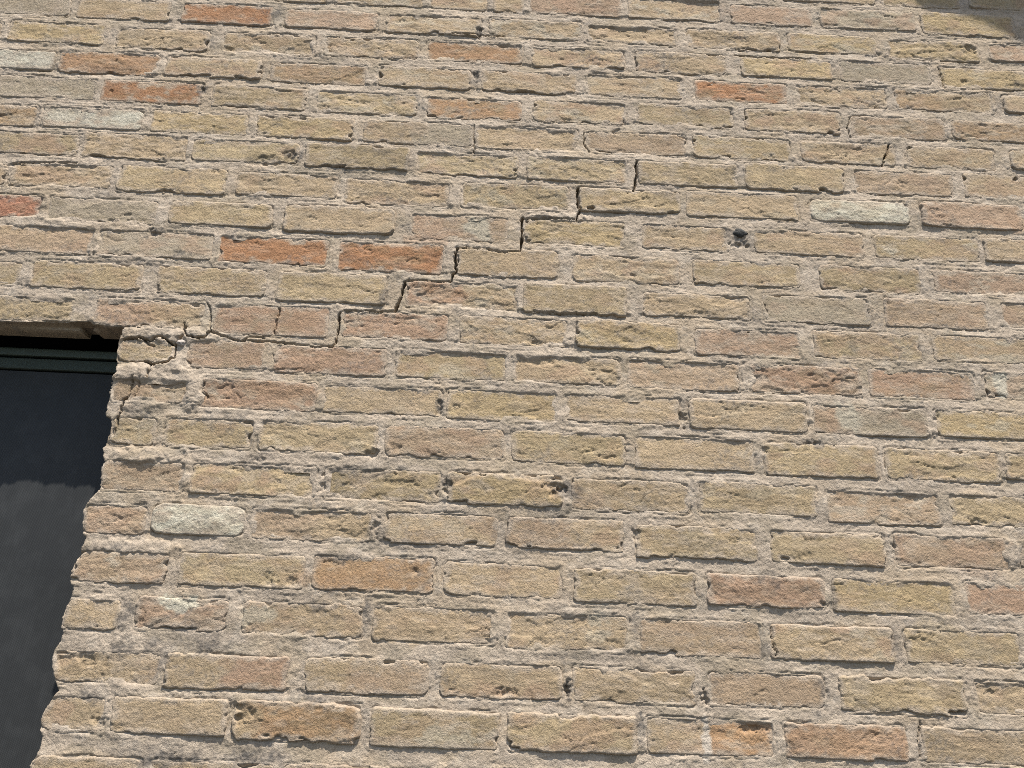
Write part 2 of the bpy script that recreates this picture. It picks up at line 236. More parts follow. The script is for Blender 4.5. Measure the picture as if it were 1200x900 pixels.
def blobs(U, V, items, rough, seed, edge=0.35):
    """yields (item, mask, soft 0..1 weight) for every ellipse that touches the patch"""
    lo_u, hi_u, lo_v, hi_v = U.min(), U.max(), V.min(), V.max()
    for k, it in enumerate(items):
        cx, cy, rx, ry = it[:4]
        if cx + 1.7 * rx < lo_u or cx - 1.7 * rx > hi_u or cy + 1.7 * ry < lo_v or cy - 1.7 * ry > hi_v:
            continue
        m = (np.abs(U - cx) < 1.7 * rx) & (np.abs(V - cy) < 1.7 * ry)
        if not m.any():
            continue
        sz = max(4.0, min(rx, ry))
        d = np.hypot((U[m] - cx) / rx, (V[m] - cy) / ry) + rough * fbm(U[m] / sz, V[m] / sz, seed + k, 3)
        yield it, m, 1 - smooth(1 - edge, 1 + edge, d)


def relief(U, V, H):
    for it, m, w in blobs(U, V, HOLES, 0.6, 500, 0.4):
        H[m] -= 0.52 * it[4] * w * np.clip(0.75 + 0.5 * fbm(U[m] / 5, V[m] / 5, 540, 2), 0, 1)
    for it, m, w in blobs(U, V, FOLDS, 0.12, 560, 0.06):
        # a folded lip of clay: a dome cut off along its upper edge
        H[m] += it[4] * w * smooth(-1.2, 0.6, (V[m] - it[1]) / it[3])
    H -= crack_depth(U, V)


def weather(U, V, C):
    for it, m, w in blobs(U, V, PATCHES, 0.45, 600, 0.3):
        C[m] = mixc(C[m], PAL[it[4]], w * it[5])
    for it, m, w in blobs(U, V, STAINS, 0.7, 700, 0.5):
        g = np.clip(0.75 + 0.6 * noise(U[m] / 3.5, V[m] / 3.5, 760), 0, 1)
        C[m] = mixc(C[m], SOOT, np.clip(w * it[4] * g * 0.95, 0, 0.95))
    grime = smooth(0.35, 1.1, fbm(U / 70, V / 45, 801, 4, 0.6)) * smooth(-0.1, 0.6, noise(U / 4, V / 4, 803))
    C[:] = mixc(C, SOOT * 1.6, 0.4 * grime)


jv = np.array([q[1] for q in JAMB][::-1], float); ju = np.array([q[0] for q in JAMB][::-1], float)
o_ = np.argsort(jv); jv, ju = jv[o_], ju[o_]
lu = np.array([q[0] for q in LINTEL], float); lv = np.array([q[1] for q in LINTEL], float)


def u_jamb(V):
    return np.interp(V, jv, ju) + 0.6 * noise(V / 6.0, V * 0 + 3.3, 11) + 0.3 * noise(V / 2.5, V * 0 + 5.3, 12)


def v_lintel(U):
    return np.interp(U, lu, lv) + 1.0 * noise(U / 7.0, U * 0 + 1.3, 13)


# ------------------------------------------------------------------ mesh helpers
def add_mesh(name, X, quads, tint, mat, parent=None, smooth_shade=True):
    me = bpy.data.meshes.new(name)
    n = len(X); q = len(quads)
    me.vertices.add(n)
    me.vertices.foreach_set('co', np.ascontiguousarray(X, np.float32).ravel())
    me.loops.add(q * 4)
    me.loops.foreach_set('vertex_index', np.ascontiguousarray(quads, np.int32).ravel())
    me.polygons.add(q)
    me.polygons.foreach_set('loop_start', np.arange(0, q * 4, 4, dtype=np.int32))
    me.polygons.foreach_set('loop_total', np.full(q, 4, np.int32))
    me.polygons.foreach_set('use_smooth', np.full(q, smooth_shade, bool))
    me.update(calc_edges=True)
    if tint is not None:
        at = me.attributes.new('tint', 'FLOAT_COLOR', 'POINT')
        rgba = np.ones((n, 4), np.float32); rgba[:, :3] = np.clip(tint, 0, 1)
        at.data.foreach_set('color', rgba.ravel())
    me.materials.append(mat)
    o = bpy.data.objects.new(name, me)
    col.objects.link(o)
    if parent is not None:
        o.parent = parent
    return o


def grid_quads(nr, nc, keep=None):
    idx = np.arange(nr * nc).reshape(nr, nc)
    q = np.stack([idx[:-1, :-1], idx[:-1, 1:], idx[1:, 1:], idx[1:, :-1]], -1).reshape(-1, 4)
    if keep is not None:
        k = keep.ravel()
        q = q[k[q].all(1)]
        used = np.unique(q)
        remap = np.zeros(nr * nc, np.int32); remap[used] = np.arange(len(used))
        return remap[q], used
    return q, np.arange(nr * nc)


def to_world(U, V, H):
    return np.stack([U / 1000.0, -H / 1000.0, V / 1000.0 + EYE], -1).reshape(-1, 3)


def boxes(name, specs, mat, parent=None, bevel=0.0):
    """one mesh from axis-aligned boxes (x0,x1,y0,y1,z0,z1)"""
    import bmesh
    bm = bmesh.new()
    for x0, x1, y0, y1, z0, z1 in specs:
        vs = [bm.verts.new(p) for p in ((x0, y0, z0), (x1, y0, z0), (x1, y1, z0), (x0, y1, z0), (x0, y0, z1), (x1, y0, z1), (x1, y1, z1), (x0, y1, z1))]
        for fc in ((0, 3, 2, 1), (4, 5, 6, 7), (0, 1, 5, 4), (1, 2, 6, 5), (2, 3, 7, 6), (3, 0, 4, 7)):
            bm.faces.new([vs[i] for i in fc])
    if bevel:
        bmesh.ops.bevel(bm, geom=bm.edges[:], offset=bevel, segments=2, affect='EDGES', profile=0.6)
    me = bpy.data.meshes.new(name); bm.to_mesh(me); bm.free()
    me.materials.append(mat)
    o = bpy.data.objects.new(name, me); col.objects.link(o)
    if parent is not None:
        o.parent = parent
    return o


# ------------------------------------------------------------------ materials
def new_mat(name):
    m = bpy.data.materials.new(name); m.use_nodes = True
    nt = m.node_tree
    return m, nt, nt.nodes['Principled BSDF']


def N(nt, kind, **kw):
    n = nt.nodes.new(kind)
    for k, v in kw.items():
        if k in n.inputs:
            n.inputs[k].default_value = v
        else:
            setattr(n, k, v)
    return n


def math_node(nt, op, a, b=None, c=None):
    n = nt.nodes.new('ShaderNodeMath'); n.operation = op
    for i, x in enumerate((a, b, c)):
        if x is None:
            continue
        if hasattr(x, 'links'):
            nt.links.new(x, n.inputs[i])
        else:
            n.inputs[i].default_value = x
    return n.outputs[0]


def masonry(name, grain=0.5, bump=0.6, fine=900.0):
    """tint attribute of the piece x sand grain, with a gritty bump"""
    m, nt, bs = new_mat(name)
    L = nt.links.new
    at = N(nt, 'ShaderNodeAttribute', attribute_name='tint')
    geo = N(nt, 'ShaderNodeNewGeometry')
    n1 = N(nt, 'ShaderNodeTexNoise', Scale=fine, Detail=3.0, Roughness=0.65)
    n2 = N(nt, 'ShaderNodeTexNoise', Scale=260.0, Detail=4.0, Roughness=0.7)
    n3 = N(nt, 'ShaderNodeTexNoise', Scale=60.0, Detail=4.0, Roughness=0.6)
    vo = N(nt, 'ShaderNodeTexVoronoi', Scale=420.0)
    for n in (n1, n2, n3, vo):
        L(geo.outputs['Position'], n.inputs['Vector'])
    s = math_node(nt, 'ADD', math_node(nt, 'MULTIPLY', math_node(nt, 'SUBTRACT', n1.outputs[0], 0.5), grain * 1.9),
                  math_node(nt, 'MULTIPLY', math_node(nt, 'SUBTRACT', n2.outputs[0], 0.5), grain * 1.3))
    s = math_node(nt, 'ADD', s, math_node(nt, 'MULTIPLY', math_node(nt, 'SUBTRACT', n3.outputs[0], 0.5), grain * 0.6))
    s = math_node(nt, 'ADD', s, 1.0)
    # scattered dark and pale sand grains
    dark = N(nt, 'ShaderNodeMapRange'); dark.inputs[1].default_value = 0.12; dark.inputs[2].default_value = 0.24
    dark.inputs[3].default_value = 0.62; dark.inputs[4].default_value = 1.0
    L(vo.outputs['Distance'], dark.inputs[0])
    gate = N(nt, 'ShaderNodeMapRange'); gate.inputs[1].default_value = 0.45; gate.inputs[2].default_value = 0.62
    L(n3.outputs[0], gate.inputs[0])
    dk = math_node(nt, 'ADD', math_node(nt, 'MULTIPLY', gate.outputs[0], math_node(nt, 'SUBTRACT', dark.outputs[0], 1.0)), 1.0)
    s = math_node(nt, 'MULTIPLY', s, dk)
    sc_ = N(nt, 'ShaderNodeVectorMath', operation='SCALE')
    L(at.outputs['Color'], sc_.inputs[0]); L(s, sc_.inputs['Scale'])
    L(sc_.outputs[0], bs.inputs['Base Color'])
    bs.inputs['Roughness'].default_value = 0.93
    bs.inputs['Specular IOR Level'].default_value = 0.18
    h = math_node(nt, 'ADD', math_node(nt, 'MULTIPLY', n1.outputs[0], 0.5), math_node(nt, 'MULTIPLY', n2.outputs[0], 1.0))
    bp = N(nt, 'ShaderNodeBump', Strength=bump, Distance=0.0026)
    L(h, bp.inputs['Height']); L(bp.outputs[0], bs.inputs['Normal'])
    return m


M_BRICK = masonry('weathered_brick', 0.66, 0.85, 640.0)
M_MORTAR = masonry('sandy_mortar', 0.6, 0.75, 680.0)


def paint(name, colr, rough, nscale=80.0, amt=0.4, bump=0.0, spec=0.4):
    m, nt, bs = new_mat(name)
    geo = N(nt, 'ShaderNodeNewGeometry')
    n1 = N(nt, 'ShaderNodeTexNoise', Scale=nscale, Detail=5.0, Roughness=0.7)
    nt.links.new(geo.outputs['Position'], n1.inputs['Vector'])
    s = math_node(nt, 'ADD', math_node(nt, 'MULTIPLY', math_node(nt, 'SUBTRACT', n1.outputs[0], 0.5), amt * 2), 1.0)
    v = N(nt, 'ShaderNodeVectorMath', operation='SCALE'); v.inputs[0].default_value = colr
    nt.links.new(s, v.inputs['Scale']); nt.links.new(v.outputs[0], bs.inputs['Base Color'])
    bs.inputs['Roughness'].default_value = rough
    bs.inputs['Specular IOR Level'].default_value = spec
    if bump:
        bp = N(nt, 'ShaderNodeBump', Strength=bump, Distance=0.002)
        nt.links.new(n1.outputs[0], bp.inputs['Height']); nt.links.new(bp.outputs[0], bs.inputs['Normal'])
    return m


M_FRAME = paint('dark_green_frame_paint', (0.055, 0.075, 0.062), 0.45, 300.0, 0.5)
M_FRAME2 = paint('grimy_green_frame_paint', (0.042, 0.056, 0.045), 0.7, 420.0, 0.9, 0.4)
M_DARK = paint('painted_void_dark', (0.012, 0.012, 0.012), 0.9, 50.0, 0.2, 0.0, 0.1)  # near-black colour stands for the shade deep in the recess
M_GROUND = paint('dark_asphalt', (0.05, 0.047, 0.042), 0.9, 6.0, 0.25, 0.2, 0.2)  # dark asphalt, kept low to cut bounce light under the lintel
M_CORE = paint('rough_masonry_core', (0.2, 0.16, 0.12), 0.95, 60.0, 0.3, 0.5, 0.1)
M_CASTER = paint('caster_paint', (0.45, 0.42, 0.36), 0.7, 20.0, 0.15, 0.1, 0.3)  # for the unseen board added as a shade caster
M_STONE = paint('sill_stone', (0.4, 0.37, 0.32), 0.85, 90.0, 0.3, 0.3, 0.2)
M_LUMP = paint('dark_tar', (0.062, 0.06, 0.054), 0.95, 420.0, 0.9, 0.9, 0.08)
M_CHIP = paint('pale_mortar_chip', (0.34, 0.295, 0.25), 0.9, 300.0, 0.3, 0.5, 0.2)


def screen_material():
    m, nt, bs = new_mat('insect_screen_weave')
    L = nt.links.new
    geo = N(nt, 'ShaderNodeNewGeometry')
    sep = N(nt, 'ShaderNodeSeparateXYZ'); L(geo.outputs['Position'], sep.inputs[0])
    k = 2 * math.pi / 0.0031
    warp = N(nt, 'ShaderNodeTexNoise', Scale=9.0, Detail=2.0); L(geo.outputs['Position'], warp.inputs['Vector'])
    wv = math_node(nt, 'MULTIPLY', warp.outputs[0], 9.0)
    a = math_node(nt, 'SINE', math_node(nt, 'ADD', math_node(nt, 'MULTIPLY', math_node(nt, 'ADD', sep.outputs[0], math_node(nt, 'MULTIPLY', sep.outputs[2], 0.55)), k), wv))
    b = math_node(nt, 'SINE', math_node(nt, 'MULTIPLY', math_node(nt, 'SUBTRACT', math_node(nt, 'MULTIPLY', sep.outputs[0], 0.55), sep.outputs[2]), k))
    w = math_node(nt, 'MULTIPLY', math_node(nt, 'ADD', a, b), 0.2)
    dust_refl = N(nt, 'ShaderNodeTexNoise', Scale=24.0, Detail=6.0, Roughness=0.68); L(geo.outputs['Position'], dust_refl.inputs['Vector'])  # dust mottle, also painted in for faint reflections on the screen
    d = N(nt, 'ShaderNodeMapRange'); d.inputs[1].default_value = 0.45; d.inputs[2].default_value = 0.68; d.inputs[3].default_value = 0.93; d.inputs[4].default_value = 1.25
    L(dust_refl.outputs[0], d.inputs[0])
    s = math_node(nt, 'MULTIPLY', math_node(nt, 'ADD', w, 1.0), d.outputs[0])
    mp = N(nt, 'ShaderNodeMapping'); mp.inputs['Scale'].default_value = (160.0, 1.0, 3.0)
    L(geo.outputs['Position'], mp.inputs['Vector'])
    st = N(nt, 'ShaderNodeTexNoise', Scale=1.0, Detail=3.0); L(mp.outputs[0], st.inputs['Vector'])
    s = math_node(nt, 'MULTIPLY', s, math_node(nt, 'ADD', math_node(nt, 'MULTIPLY', st.outputs[0], 0.24), 0.88))
    v = N(nt, 'ShaderNodeVectorMath', operation='SCALE'); v.inputs[0].default_value = (0.027, 0.0275, 0.0265)
    L(s, v.inputs['Scale']); L(v.outputs[0], bs.inputs['Base Color'])
    bs.inputs['Roughness'].default_value = 0.6
    bs.inputs['Specular IOR Level'].default_value = 0.25
    return m


M_SCREEN = screen_material()
M_GLASS, _nt, _b = new_mat('dark_window_glass')
_b.inputs['Base Color'].default_value = (0.02, 0.025, 0.028, 1); _b.inputs['Roughness'].default_value = 0.08

# ------------------------------------------------------------------ setting
boxes('ground', [(-40, 40, -80, 20, -0.2, 0.0)], M_GROUND)['kind'] = 'structure'

wall = bpy.data.objects.new('brick_wall', None)
col.objects.link(wall)
wall.location = (0, 0, 0)
wall['label'] = 'weathered tan brick wall with a stepped crack and a window at its left edge'
wall['category'] = 'brick wall'
wall['kind'] = 'thing'

# ------------------------------------------------------------------ bricks
G = 2.1
OPEN_L, SILL_V = -1770.0, -640.0
RED_LABEL = {'R': 'orange-red brick among tan bricks', 'RR': 'bright orange-red brick at the left edge', 'W3': 'pale whitish brick', 'W': 'pale whitish brick'}


def brick_surface(U, V, rect, seed, rng, jamb, lintel, worn=False):
    u0, u1, v0, v1 = rect
    er = rng.uniform(0.35, 1.35)
    Uw = U + er * 1.5 * fbm(U / 19, V / 19, seed + 1, 2) + er * 0.45 * noise(U / 4.5, V / 4.5, seed + 2)
    Vw = V + er * 1.5 * fbm(U / 21, V / 21, seed + 3, 2) + er * 0.45 * noise(U / 4.5, V / 4.5, seed + 4)
    if jamb:
        e = u_jamb(V)
        Uw = u0 + (Uw - e) * (u1 - u0) / (u1 - e)
    if lintel:
        e = v_lintel(U)
        Vw = v0 + (Vw - e) * (v1 - v0) / (v1 - e)
    rc = 19.0 if worn else rng.uniform(5, 14)
    qx = np.abs(Uw - (u0 + u1) / 2) - (u1 - u0) / 2 + rc
    qy = np.abs(Vw - (v0 + v1) / 2) - (v1 - v0) / 2 + rc
    d = -(np.hypot(np.maximum(qx, 0), np.maximum(qy, 0)) + np.minimum(np.maximum(qx, qy), 0) - rc)
    chip = np.maximum(0, fbm(U / 30, V / 15, seed + 5, 3) - rng.uniform(0.3, 0.6))
    d = d - 0.7 - 9 * er * chip * (1 - smooth(8, 20, d))
    rr = np.clip(rng.uniform(1.4, 3.6) + 1.6 * noise(U / 40, V / 20, seed + 6), 1.0, 7)
    if jamb:
        rr = rr + 6 * (1 - smooth(0, 16, Uw - u0))
    x = np.clip((rr - d) / rr, 0, 1)
    edge = -rng.uniform(1.6, 3.2) * (1 - np.sqrt(1 - x * x)) + np.minimum(d, 0) * 5.0
    # hand-moulded face: tilt, long folds of clay, creases, pits, sand
    a = rng.uniform(0.35, 1.0) ** 1.3 * 1.25
    cu, cv = (U - u0) / (u1 - u0) - 0.5, (V - v0) / (v1 - v0) - 0.5
    base = np.clip(rng.normal(0.15, 0.7), -0.6, 2.2)
    for pu, pv, ph in PROUD:
        if u0 < pu < u1 and v0 < pv < v1:
            base = ph
    H = base + (1.2 - 4.0 * cu ** 2 * 4 * np.abs(cu) - 5.0 * cv ** 2 if worn else 0.0) + rng.normal(0, 1.2) * cv + rng.normal(0, 1.3) * cu
    H = H + 0.8 * a * fbm(U / 60, V / 28, seed + 7, 2)
    wx = U + 9 * noise(U / 40, V / 25, seed + 8); wy = V + 6 * noise(U / 40, V / 25, seed + 9)
    n = fbm(wx / 58, wy / 19, seed + 10, 2)
    part = smooth(-0.05, 0.45, noise(U / 45, V / 25, seed + 11))
    H = H - (0.5 + a) * 1.5 * ridge(n, 0.03) * part                      # fine creases
    H = H + a * 0.6 * np.tanh(4.5 * n) * part                      # step beside a crease
    n2 = noise(wx / 33 + 3, wy / 13, seed + 12)
    H = H - 1.0 * a * ridge(n2, 0.035) * smooth(0.1, 0.5, noise(U / 30, V / 20, seed + 13))
    H = H + 0.36 * a * fbm(U / 10, V / 7, seed + 14, 3, 0.65)
    H = H + rng.uniform(0, 0.45) * noise(U / 32, V / 2.4, seed + 20) * smooth(-0.2, 0.5, noise(U / 50, V / 30, seed + 21))   # drag marks
    spall = smooth(0.30, 0.40, fbm(U / 40, V / 21, seed + 22, 4, 0.55))
    H = H - max(0.0, rng.uniform(-2.0, 1.4)) * spall
    pit = smooth(0.55, 0.85, noise(U / 5.5, V / 4.5, seed + 15)) * smooth(-0.2, 0.4, noise(U / 50, V / 30, seed + 16))
    H = H - 0.8 * pit
    H = H + 0.26 * noise(U / 2.5, V / 2.5, seed + 17) + 0.2 * noise(U / 4.1, V / 3.7, seed + 18)
    return H + edge, d


def brick_tint(U, V, d, spec, seed, rng):
    c = PAL[spec[4]] * rng.uniform(0.95, 1.05)
    C = np.broadcast_to(c, U.shape + (3,)).astype(np.float32).copy()
    u0, u1 = spec[0], spec[1]
    if len(spec) > 5:
        us = u0 + spec[5] * (u1 - u0)
        m = smooth(-9, 9, U - us + 12 * fbm(U / 18, V / 18, seed + 30, 2))
        C = mixc(C, PAL[spec[6]], m)
    # drifting tone, hotter or paler clay, mortar wash near the edges
    t = 1 + 0.10 * fbm(U / 48, V / 26, seed + 31, 3) + 0.07 * fbm(U / 9, V / 7, seed + 32, 2)
    C = C * t[..., None]
    warm = smooth(0.1, 0.9, fbm(U / 60, V / 30, seed + 33, 2)) * rng.uniform(0.0, 0.28)
    C = mixc(C, PAL[('R3', 'P3', 'B2', 'Y')[rng.randint(4)]], warm)
    pale = smooth(0.25, 0.95, fbm(U / 40, V / 22, seed + 34, 4, 0.6)) * rng.uniform(0.1, 0.6)
    C = mixc(C, PAL[('G2', 'G', 'W2', 'M')[rng.randint(4)]], pale)
    film = smooth(0.0, 0.75, fbm(U / 26 + 0.4 * noise(U / 9, V / 9, seed + 37), V / 11, seed + 36, 4, 0.62)) * rng.uniform(0.1, 0.5) * (0.5 if spec[4][0] == 'R' else 1.0)
    C = mixc(C, PAL['M'], film)
    grey = smooth(0.15, 0.9, fbm(U / 34, V / 16, seed + 38, 4, 0.62)) * rng.uniform(0.0, 0.45)
    C = mixc(C, PAL['O'] * 0.72, grey)
    blush = smooth(0.1, 0.8, fbm(U / 45, V / 30, seed + 39, 3)) * rng.uniform(0.0, 0.55)
    C = mixc(C, PAL['P3'], blush)
    wash = (1 - smooth(1, 11, d + 5 * fbm(U / 13, V / 13, seed + 35, 2))) * 0.75
    C = mixc(C, PAL['M'], wash)
    weather(U, V, C)
    return C


seed = 1000
n_brick = 0
for ri, row in enumerate(ROWS):
    for bi, spec in enumerate(row):
        u0, u1, v0, v1 = spec[:4]
        vm = (v0 + v1) / 2
        seed += 41
        rng = np.random.RandomState(seed)
        jamb = abs(u0 + 702) < 22 and v1 < 535
        lintel = u0 < -720 and abs(v0 - 520) < 14
        ext = 4.0
        us = np.arange(u0 - ext, u1 + ext + G, G)
        vs = np.arange(v0 - ext, v1 + ext + G, G)
        if jamb:
            lo = float(u_jamb(np.linspace(v0, v1, 30)).min())
            us = np.arange(lo - ext, u1 + ext + G, G)
        U, V = np.meshgrid(us, vs)
        if jamb:                      # let the brick end follow the worn edge of the opening
            U = us[-1] - (us[-1] - U) * (us[-1] - u_jamb(V) + 2.0) / (us[-1] - us[0])
        H, d = brick_surface(U, V, (u0, u1, v0, v1), seed, rng, jamb, lintel, spec[4] == 'W3')
        relief(U, V, H)
        C = brick_tint(U, V, d, spec, seed, rng)
        H = np.maximum(H, -20)
        # close the sides with rings that run back into the wall
        deep = 108.0 if jamb else (62.0 if lintel else 24.0)
        ring = [-22.0 - (deep - 22.0) * t for t in ((0.5, 1.0) if deep > 30 else (1.0,))]
        for z in ring:
            U = np.pad(U, 1, mode='edge'); V = np.pad(V, 1, mode='edge')
            H = np.pad(H, 1, constant_values=z)
            C = np.pad(C, ((1, 1), (1, 1), (0, 0)), mode='edge')
        X = to_world(U, V, H)
        ctr = np.array([(u0 + u1) / 2000.0, 0, vm / 1000.0 + EYE], np.float32)
        q, _ = grid_quads(*U.shape)
        o = add_mesh('brick', X - ctr, q, C.reshape(-1, 3), M_BRICK, wall)
        o.location = ctr
        if spec[4] in RED_LABEL:
            o['label'] = RED_LABEL[spec[4]]
        n_brick += 1

# ------------------------------------------------------------------ mortar: one sheet at about 2 mm
g = 1.9
us = np.arange(-1260, 1240, g); vs = np.arange(-330, 1480, g)
U, V = np.meshgrid(us.astype(np.float32), vs.astype(np.float32))
shape = U.shape


def inside_fine(U, V, m):
    left = -1110 + (1261 - V) * (362.0 / 1478.0)
    right = 1136 - (1404 - V) * (275.0 / 1569.0)
    top = 1261 + (U + 1110) * (143.0 / 2246.0)
    bot = -217 + (U + 748) * (52.0 / 1608.0)
    return (U > left - m) & (U < right + m) & (V < top + m) & (V > bot - m)


DB = np.full(shape, 60, np.float32)          # signed distance to the nearest brick, inside negative
UP = np.full(shape, 60, np.float32)          # gap up to the brick above
DN = np.full(shape, 60, np.float32)          # gap down to the brick below
for row in ROWS:
    for spec in row:
        u0, u1, v0, v1 = spec[:4]
        P = 34
        c0, c1 = np.searchsorted(us, [u0 - P, u1 + P]); r0, r1 = np.searchsorted(vs, [v0 - P, v1 + P])
        if c1 <= c0 or r1 <= r0:
            continue
        sl = (slice(r0, r1), slice(c0, c1))
        uu, vv = U[sl], V[sl]
        rc = 7
        qx = np.abs(uu - (u0 + u1) / 2) - (u1 - u0) / 2 + rc
        qy = np.abs(vv - (v0 + v1) / 2) - (v1 - v0) / 2 + rc
        sd = np.hypot(np.maximum(qx, 0), np.maximum(qy, 0)) + np.minimum(np.maximum(qx, qy), 0) - rc
        DB[sl] = np.minimum(DB[sl], sd)
        over = (uu > u0 - 8) & (uu < u1 + 8)
        UP[sl] = np.where(over & (vv < v0 + 6), np.minimum(UP[sl], np.maximum(v0 - vv, 0)), UP[sl])
        DN[sl] = np.where(over & (vv > v1 - 6), np.minimum(DN[sl], np.maximum(vv - v1, 0)), DN[sl])

bed = (UP < 40) & (DN < 40)
T = np.where(bed, UP / np.maximum(UP + DN, 1e-3), 0.55)      # 0 under the upper brick, 1 on top of the lower one
T = np.clip(T + 0.12 * noise(U / 30, V / 18, 21), 0, 1)
H = 0.1 - (0.35 + 1.5 * smooth(0.0, 0.7, noise(U / 170, V / 50, 51))) * (1 - T ** 0.8)
H = np.where(bed, H, -0.1)
H = H + 1.0 * fbm(U / 55, V / 40, 22, 2) + 1.1 * noise(U / 150, V / 90, 23)
H = H + 0.32 * fbm(U / 14, V / 10, 25, 3, 0.6) + 0.42 * noise(U / 3.6, V / 3.6, 28) + 0.33 * noise(U / 2.3, V / 2.3, 29)
lump = smooth(0.35, 0.9, fbm(U / 26, V / 20, 30, 3, 0.6))
H = H + 0.8 * lump
tear = fbm(U / 32, V / 14, 33, 2)
H = H - 1.6 * ridge(tear, 0.03) * smooth(0.2, 0.6, noise(U / 60, V / 40, 35))
for it, m, w in blobs(U, V, SMEARS, 0.45, 900, 0.45):
    H[m] += it[4] * w
# parting line between brick and joint: a hairline gap that comes and goes, stronger under a brick
gap = np.clip(0.25 + 0.9 * noise(U / 70, V / 40, 36) + 0.5 * noise(U / 16, V / 12, 37), 0, 1)
gap = np.maximum(gap, 0.6 * (UP < 4) * np.clip(0.4 + 0.8 * noise(U / 45, V / 60, 38), 0, 1))
wob = DB + 1.6 * fbm(U / 14, V / 14, 39, 2)
H = H + 0.6 * np.exp(-np.maximum(DB, 0) / 3.0) * np.clip(0.7 + noise(U / 30, V / 25, 50), 0, 1.4)
H = H - 3.2 * gap * ridge(wob - 0.6, 1.15)
# keep under the bricks, except where mortar has been smeared over their edges
H = H + 0.9 * smooth(0.1, 0.8, fbm(U / 42, V / 22, 44, 3)) * (DB < 6)
slop = np.clip(0.62 - 0.6 * noise(U / 38, V / 30, 40) - 0.3 * noise(U / 14, V / 12, 49), 0.14, 1.3)
H = H - np.maximum(0, -DB - 1.0) * slop
relief(U, V, H)

# colour
t = 1 + 0.10 * fbm(U / 60, V / 40, 41, 4, 0.6) + 0.08 * fbm(U / 7, V / 6, 43, 2)
C = (PAL['M'] * t[..., None]).astype(np.float32)
C = mixc(C, PAL['T'], 0.4 * smooth(0.0, 0.8, fbm(U / 90, V / 60, 45, 3)))
C = mixc(C, PAL['G'] * 0.85, 0.55 * smooth(0.1, 0.8, fbm(U / 50, V / 30, 47, 3)))
C = mixc(C, PAL['M2'], 0.25 * smooth(0.2, 0.9, fbm(U / 22, V / 16, 48, 3)))
weather(U, V, C)

# fold the sheet round the corner at the window jamb and under the lintel
JU = u_jamb(V[:, 0])[:, None]; LV = v_lintel(U[0])[None, :]
open_ = (U < JU) & (V < LV) & (V > -1000)
kx = np.ceil((JU - U) / g).astype(int); kz = np.ceil((LV - V) / g).astype(int)
DX = np.array([0, 1.5, 6, 20, 60, 108], float); DZ = np.array([0, 1.5, 6, 20, 61, 61], float)
usex = open_ & (kx <= kz); usez = open_ & (kz < kx)
keep = np.ones(shape, bool)
keep &= ~(usex & (kx > 5)) & ~(usez & (kz > 5))
U2 = np.where(usex, JU + 0.4, U); V2 = np.where(usez, LV + 0.4, V)
H = np.where(usex, np.minimum(H, 0) - DX[np.clip(kx, 0, 5)], H)
H = np.where(usez, np.minimum(H, 0) - DZ[np.clip(kz, 0, 5)], H)
keep &= (DB > -13) | (open_)
keep &= inside_fine(U, V, 45)
q, used = grid_quads(*shape, keep)
X = to_world(U2, V2, H)[used]
mo = add_mesh('mortar', X, q, C.reshape(-1, 3)[used], M_MORTAR, wall)

# ------------------------------------------------------------------ the wall beyond the frame
far = []
rng = np.random.RandomState(5)
pal = ['T', 'T', 'T', 'O2', 'P2', 'Y2', 'Y2', 'G', 'P3', 'O2', 'T', 'R2']
opening = lambda a, b, v: (-640 < v < 515) and b > OPEN_L and a < -702


def put(a, b, v0, v1):
    if opening(a, b, (v0 + v1) / 2):
        if a < OPEN_L - 60:
            b = OPEN_L
        elif b > -640:
            a = -700
        else:
            return
    a = max(a, -2690)
    if b - a < 30:
        return
    far.append((a, b, v0 + rng.uniform(-1, 1), v1 + rng.uniform(-1, 1), (0.72 * PAL[pal[rng.randint(len(pal))]] + 0.28 * PAL['M']) * rng.uniform(0.9, 1.08)))


for row in ROWS:
    v0 = row[-1][2]; v1 = row[-1][3]
    a = row[-1][1] + 15
    while a < 2500:
        put(a, a + 207, v0, v1); a += 222
    v0 = row[0][2]; v1 = row[0][3]
    b = row[0][0] - 15
    while b > -2700:
        put(b - 207, b, v0, v1); b -= 222
top = max(s[3] for s in ROWS[0]); bot = min(s[2] for s in ROWS[-1])
for k in range(20):
    v0 = top + 16 + 72 * k
    a = -2700 + 111 * (k % 2)
    while a < 2500:
        put(a, a + 207, v0, v0 + 56); a += 222
k = 0
while bot - 72 * (k + 1) > -1590:
    v1 = bot - 16 - 72 * k
    a = -2700 + 111 * (k % 2)
    while a < 2500:
        b = a + 207
        put(a, b, v1 - 56, v1); a += 222
    k += 1
XS, QS, TS = [], [], []
for a, b, v0, v1, cc in far:
    gx = np.array([a, a, a + 2.5, a + 7, (a + b) / 2, b - 7, b - 2.5, b, b]); gz = np.array([v0, v0, v0 + 2.5, v0 + 7, v1 - 7, v1 - 2.5, v1, v1])
    uu, vv = np.meshgrid(gx, gz)
    ex = np.minimum(np.minimum(uu - a, b - uu), np.minimum(vv - v0, v1 - vv))
    hh = rng.uniform(-0.8, 0.9) - np.where(ex < 1, 4.0, np.where(ex < 5, 1.2, 0)) + rng.normal(0, 0.5, uu.shape)
    hh[0, :] = hh[-1, :] = -24; hh[:, 0] = hh[:, -1] = -24
    qq, _ = grid_quads(*uu.shape)
    QS.append(qq + sum(len(x) for x in XS) if False else qq)
    XS.append(to_world(uu, vv, hh)); TS.append(np.broadcast_to(cc, (uu.size, 3)) * rng.uniform(0.92, 1.08, (uu.size, 1)))
off = 0
for i in range(len(XS)):
    QS[i] = QS[i] + off; off += len(XS[i])
o = add_mesh('outer_brickwork', np.concatenate(XS), np.concatenate(QS), np.concatenate(TS), M_BRICK, wall)
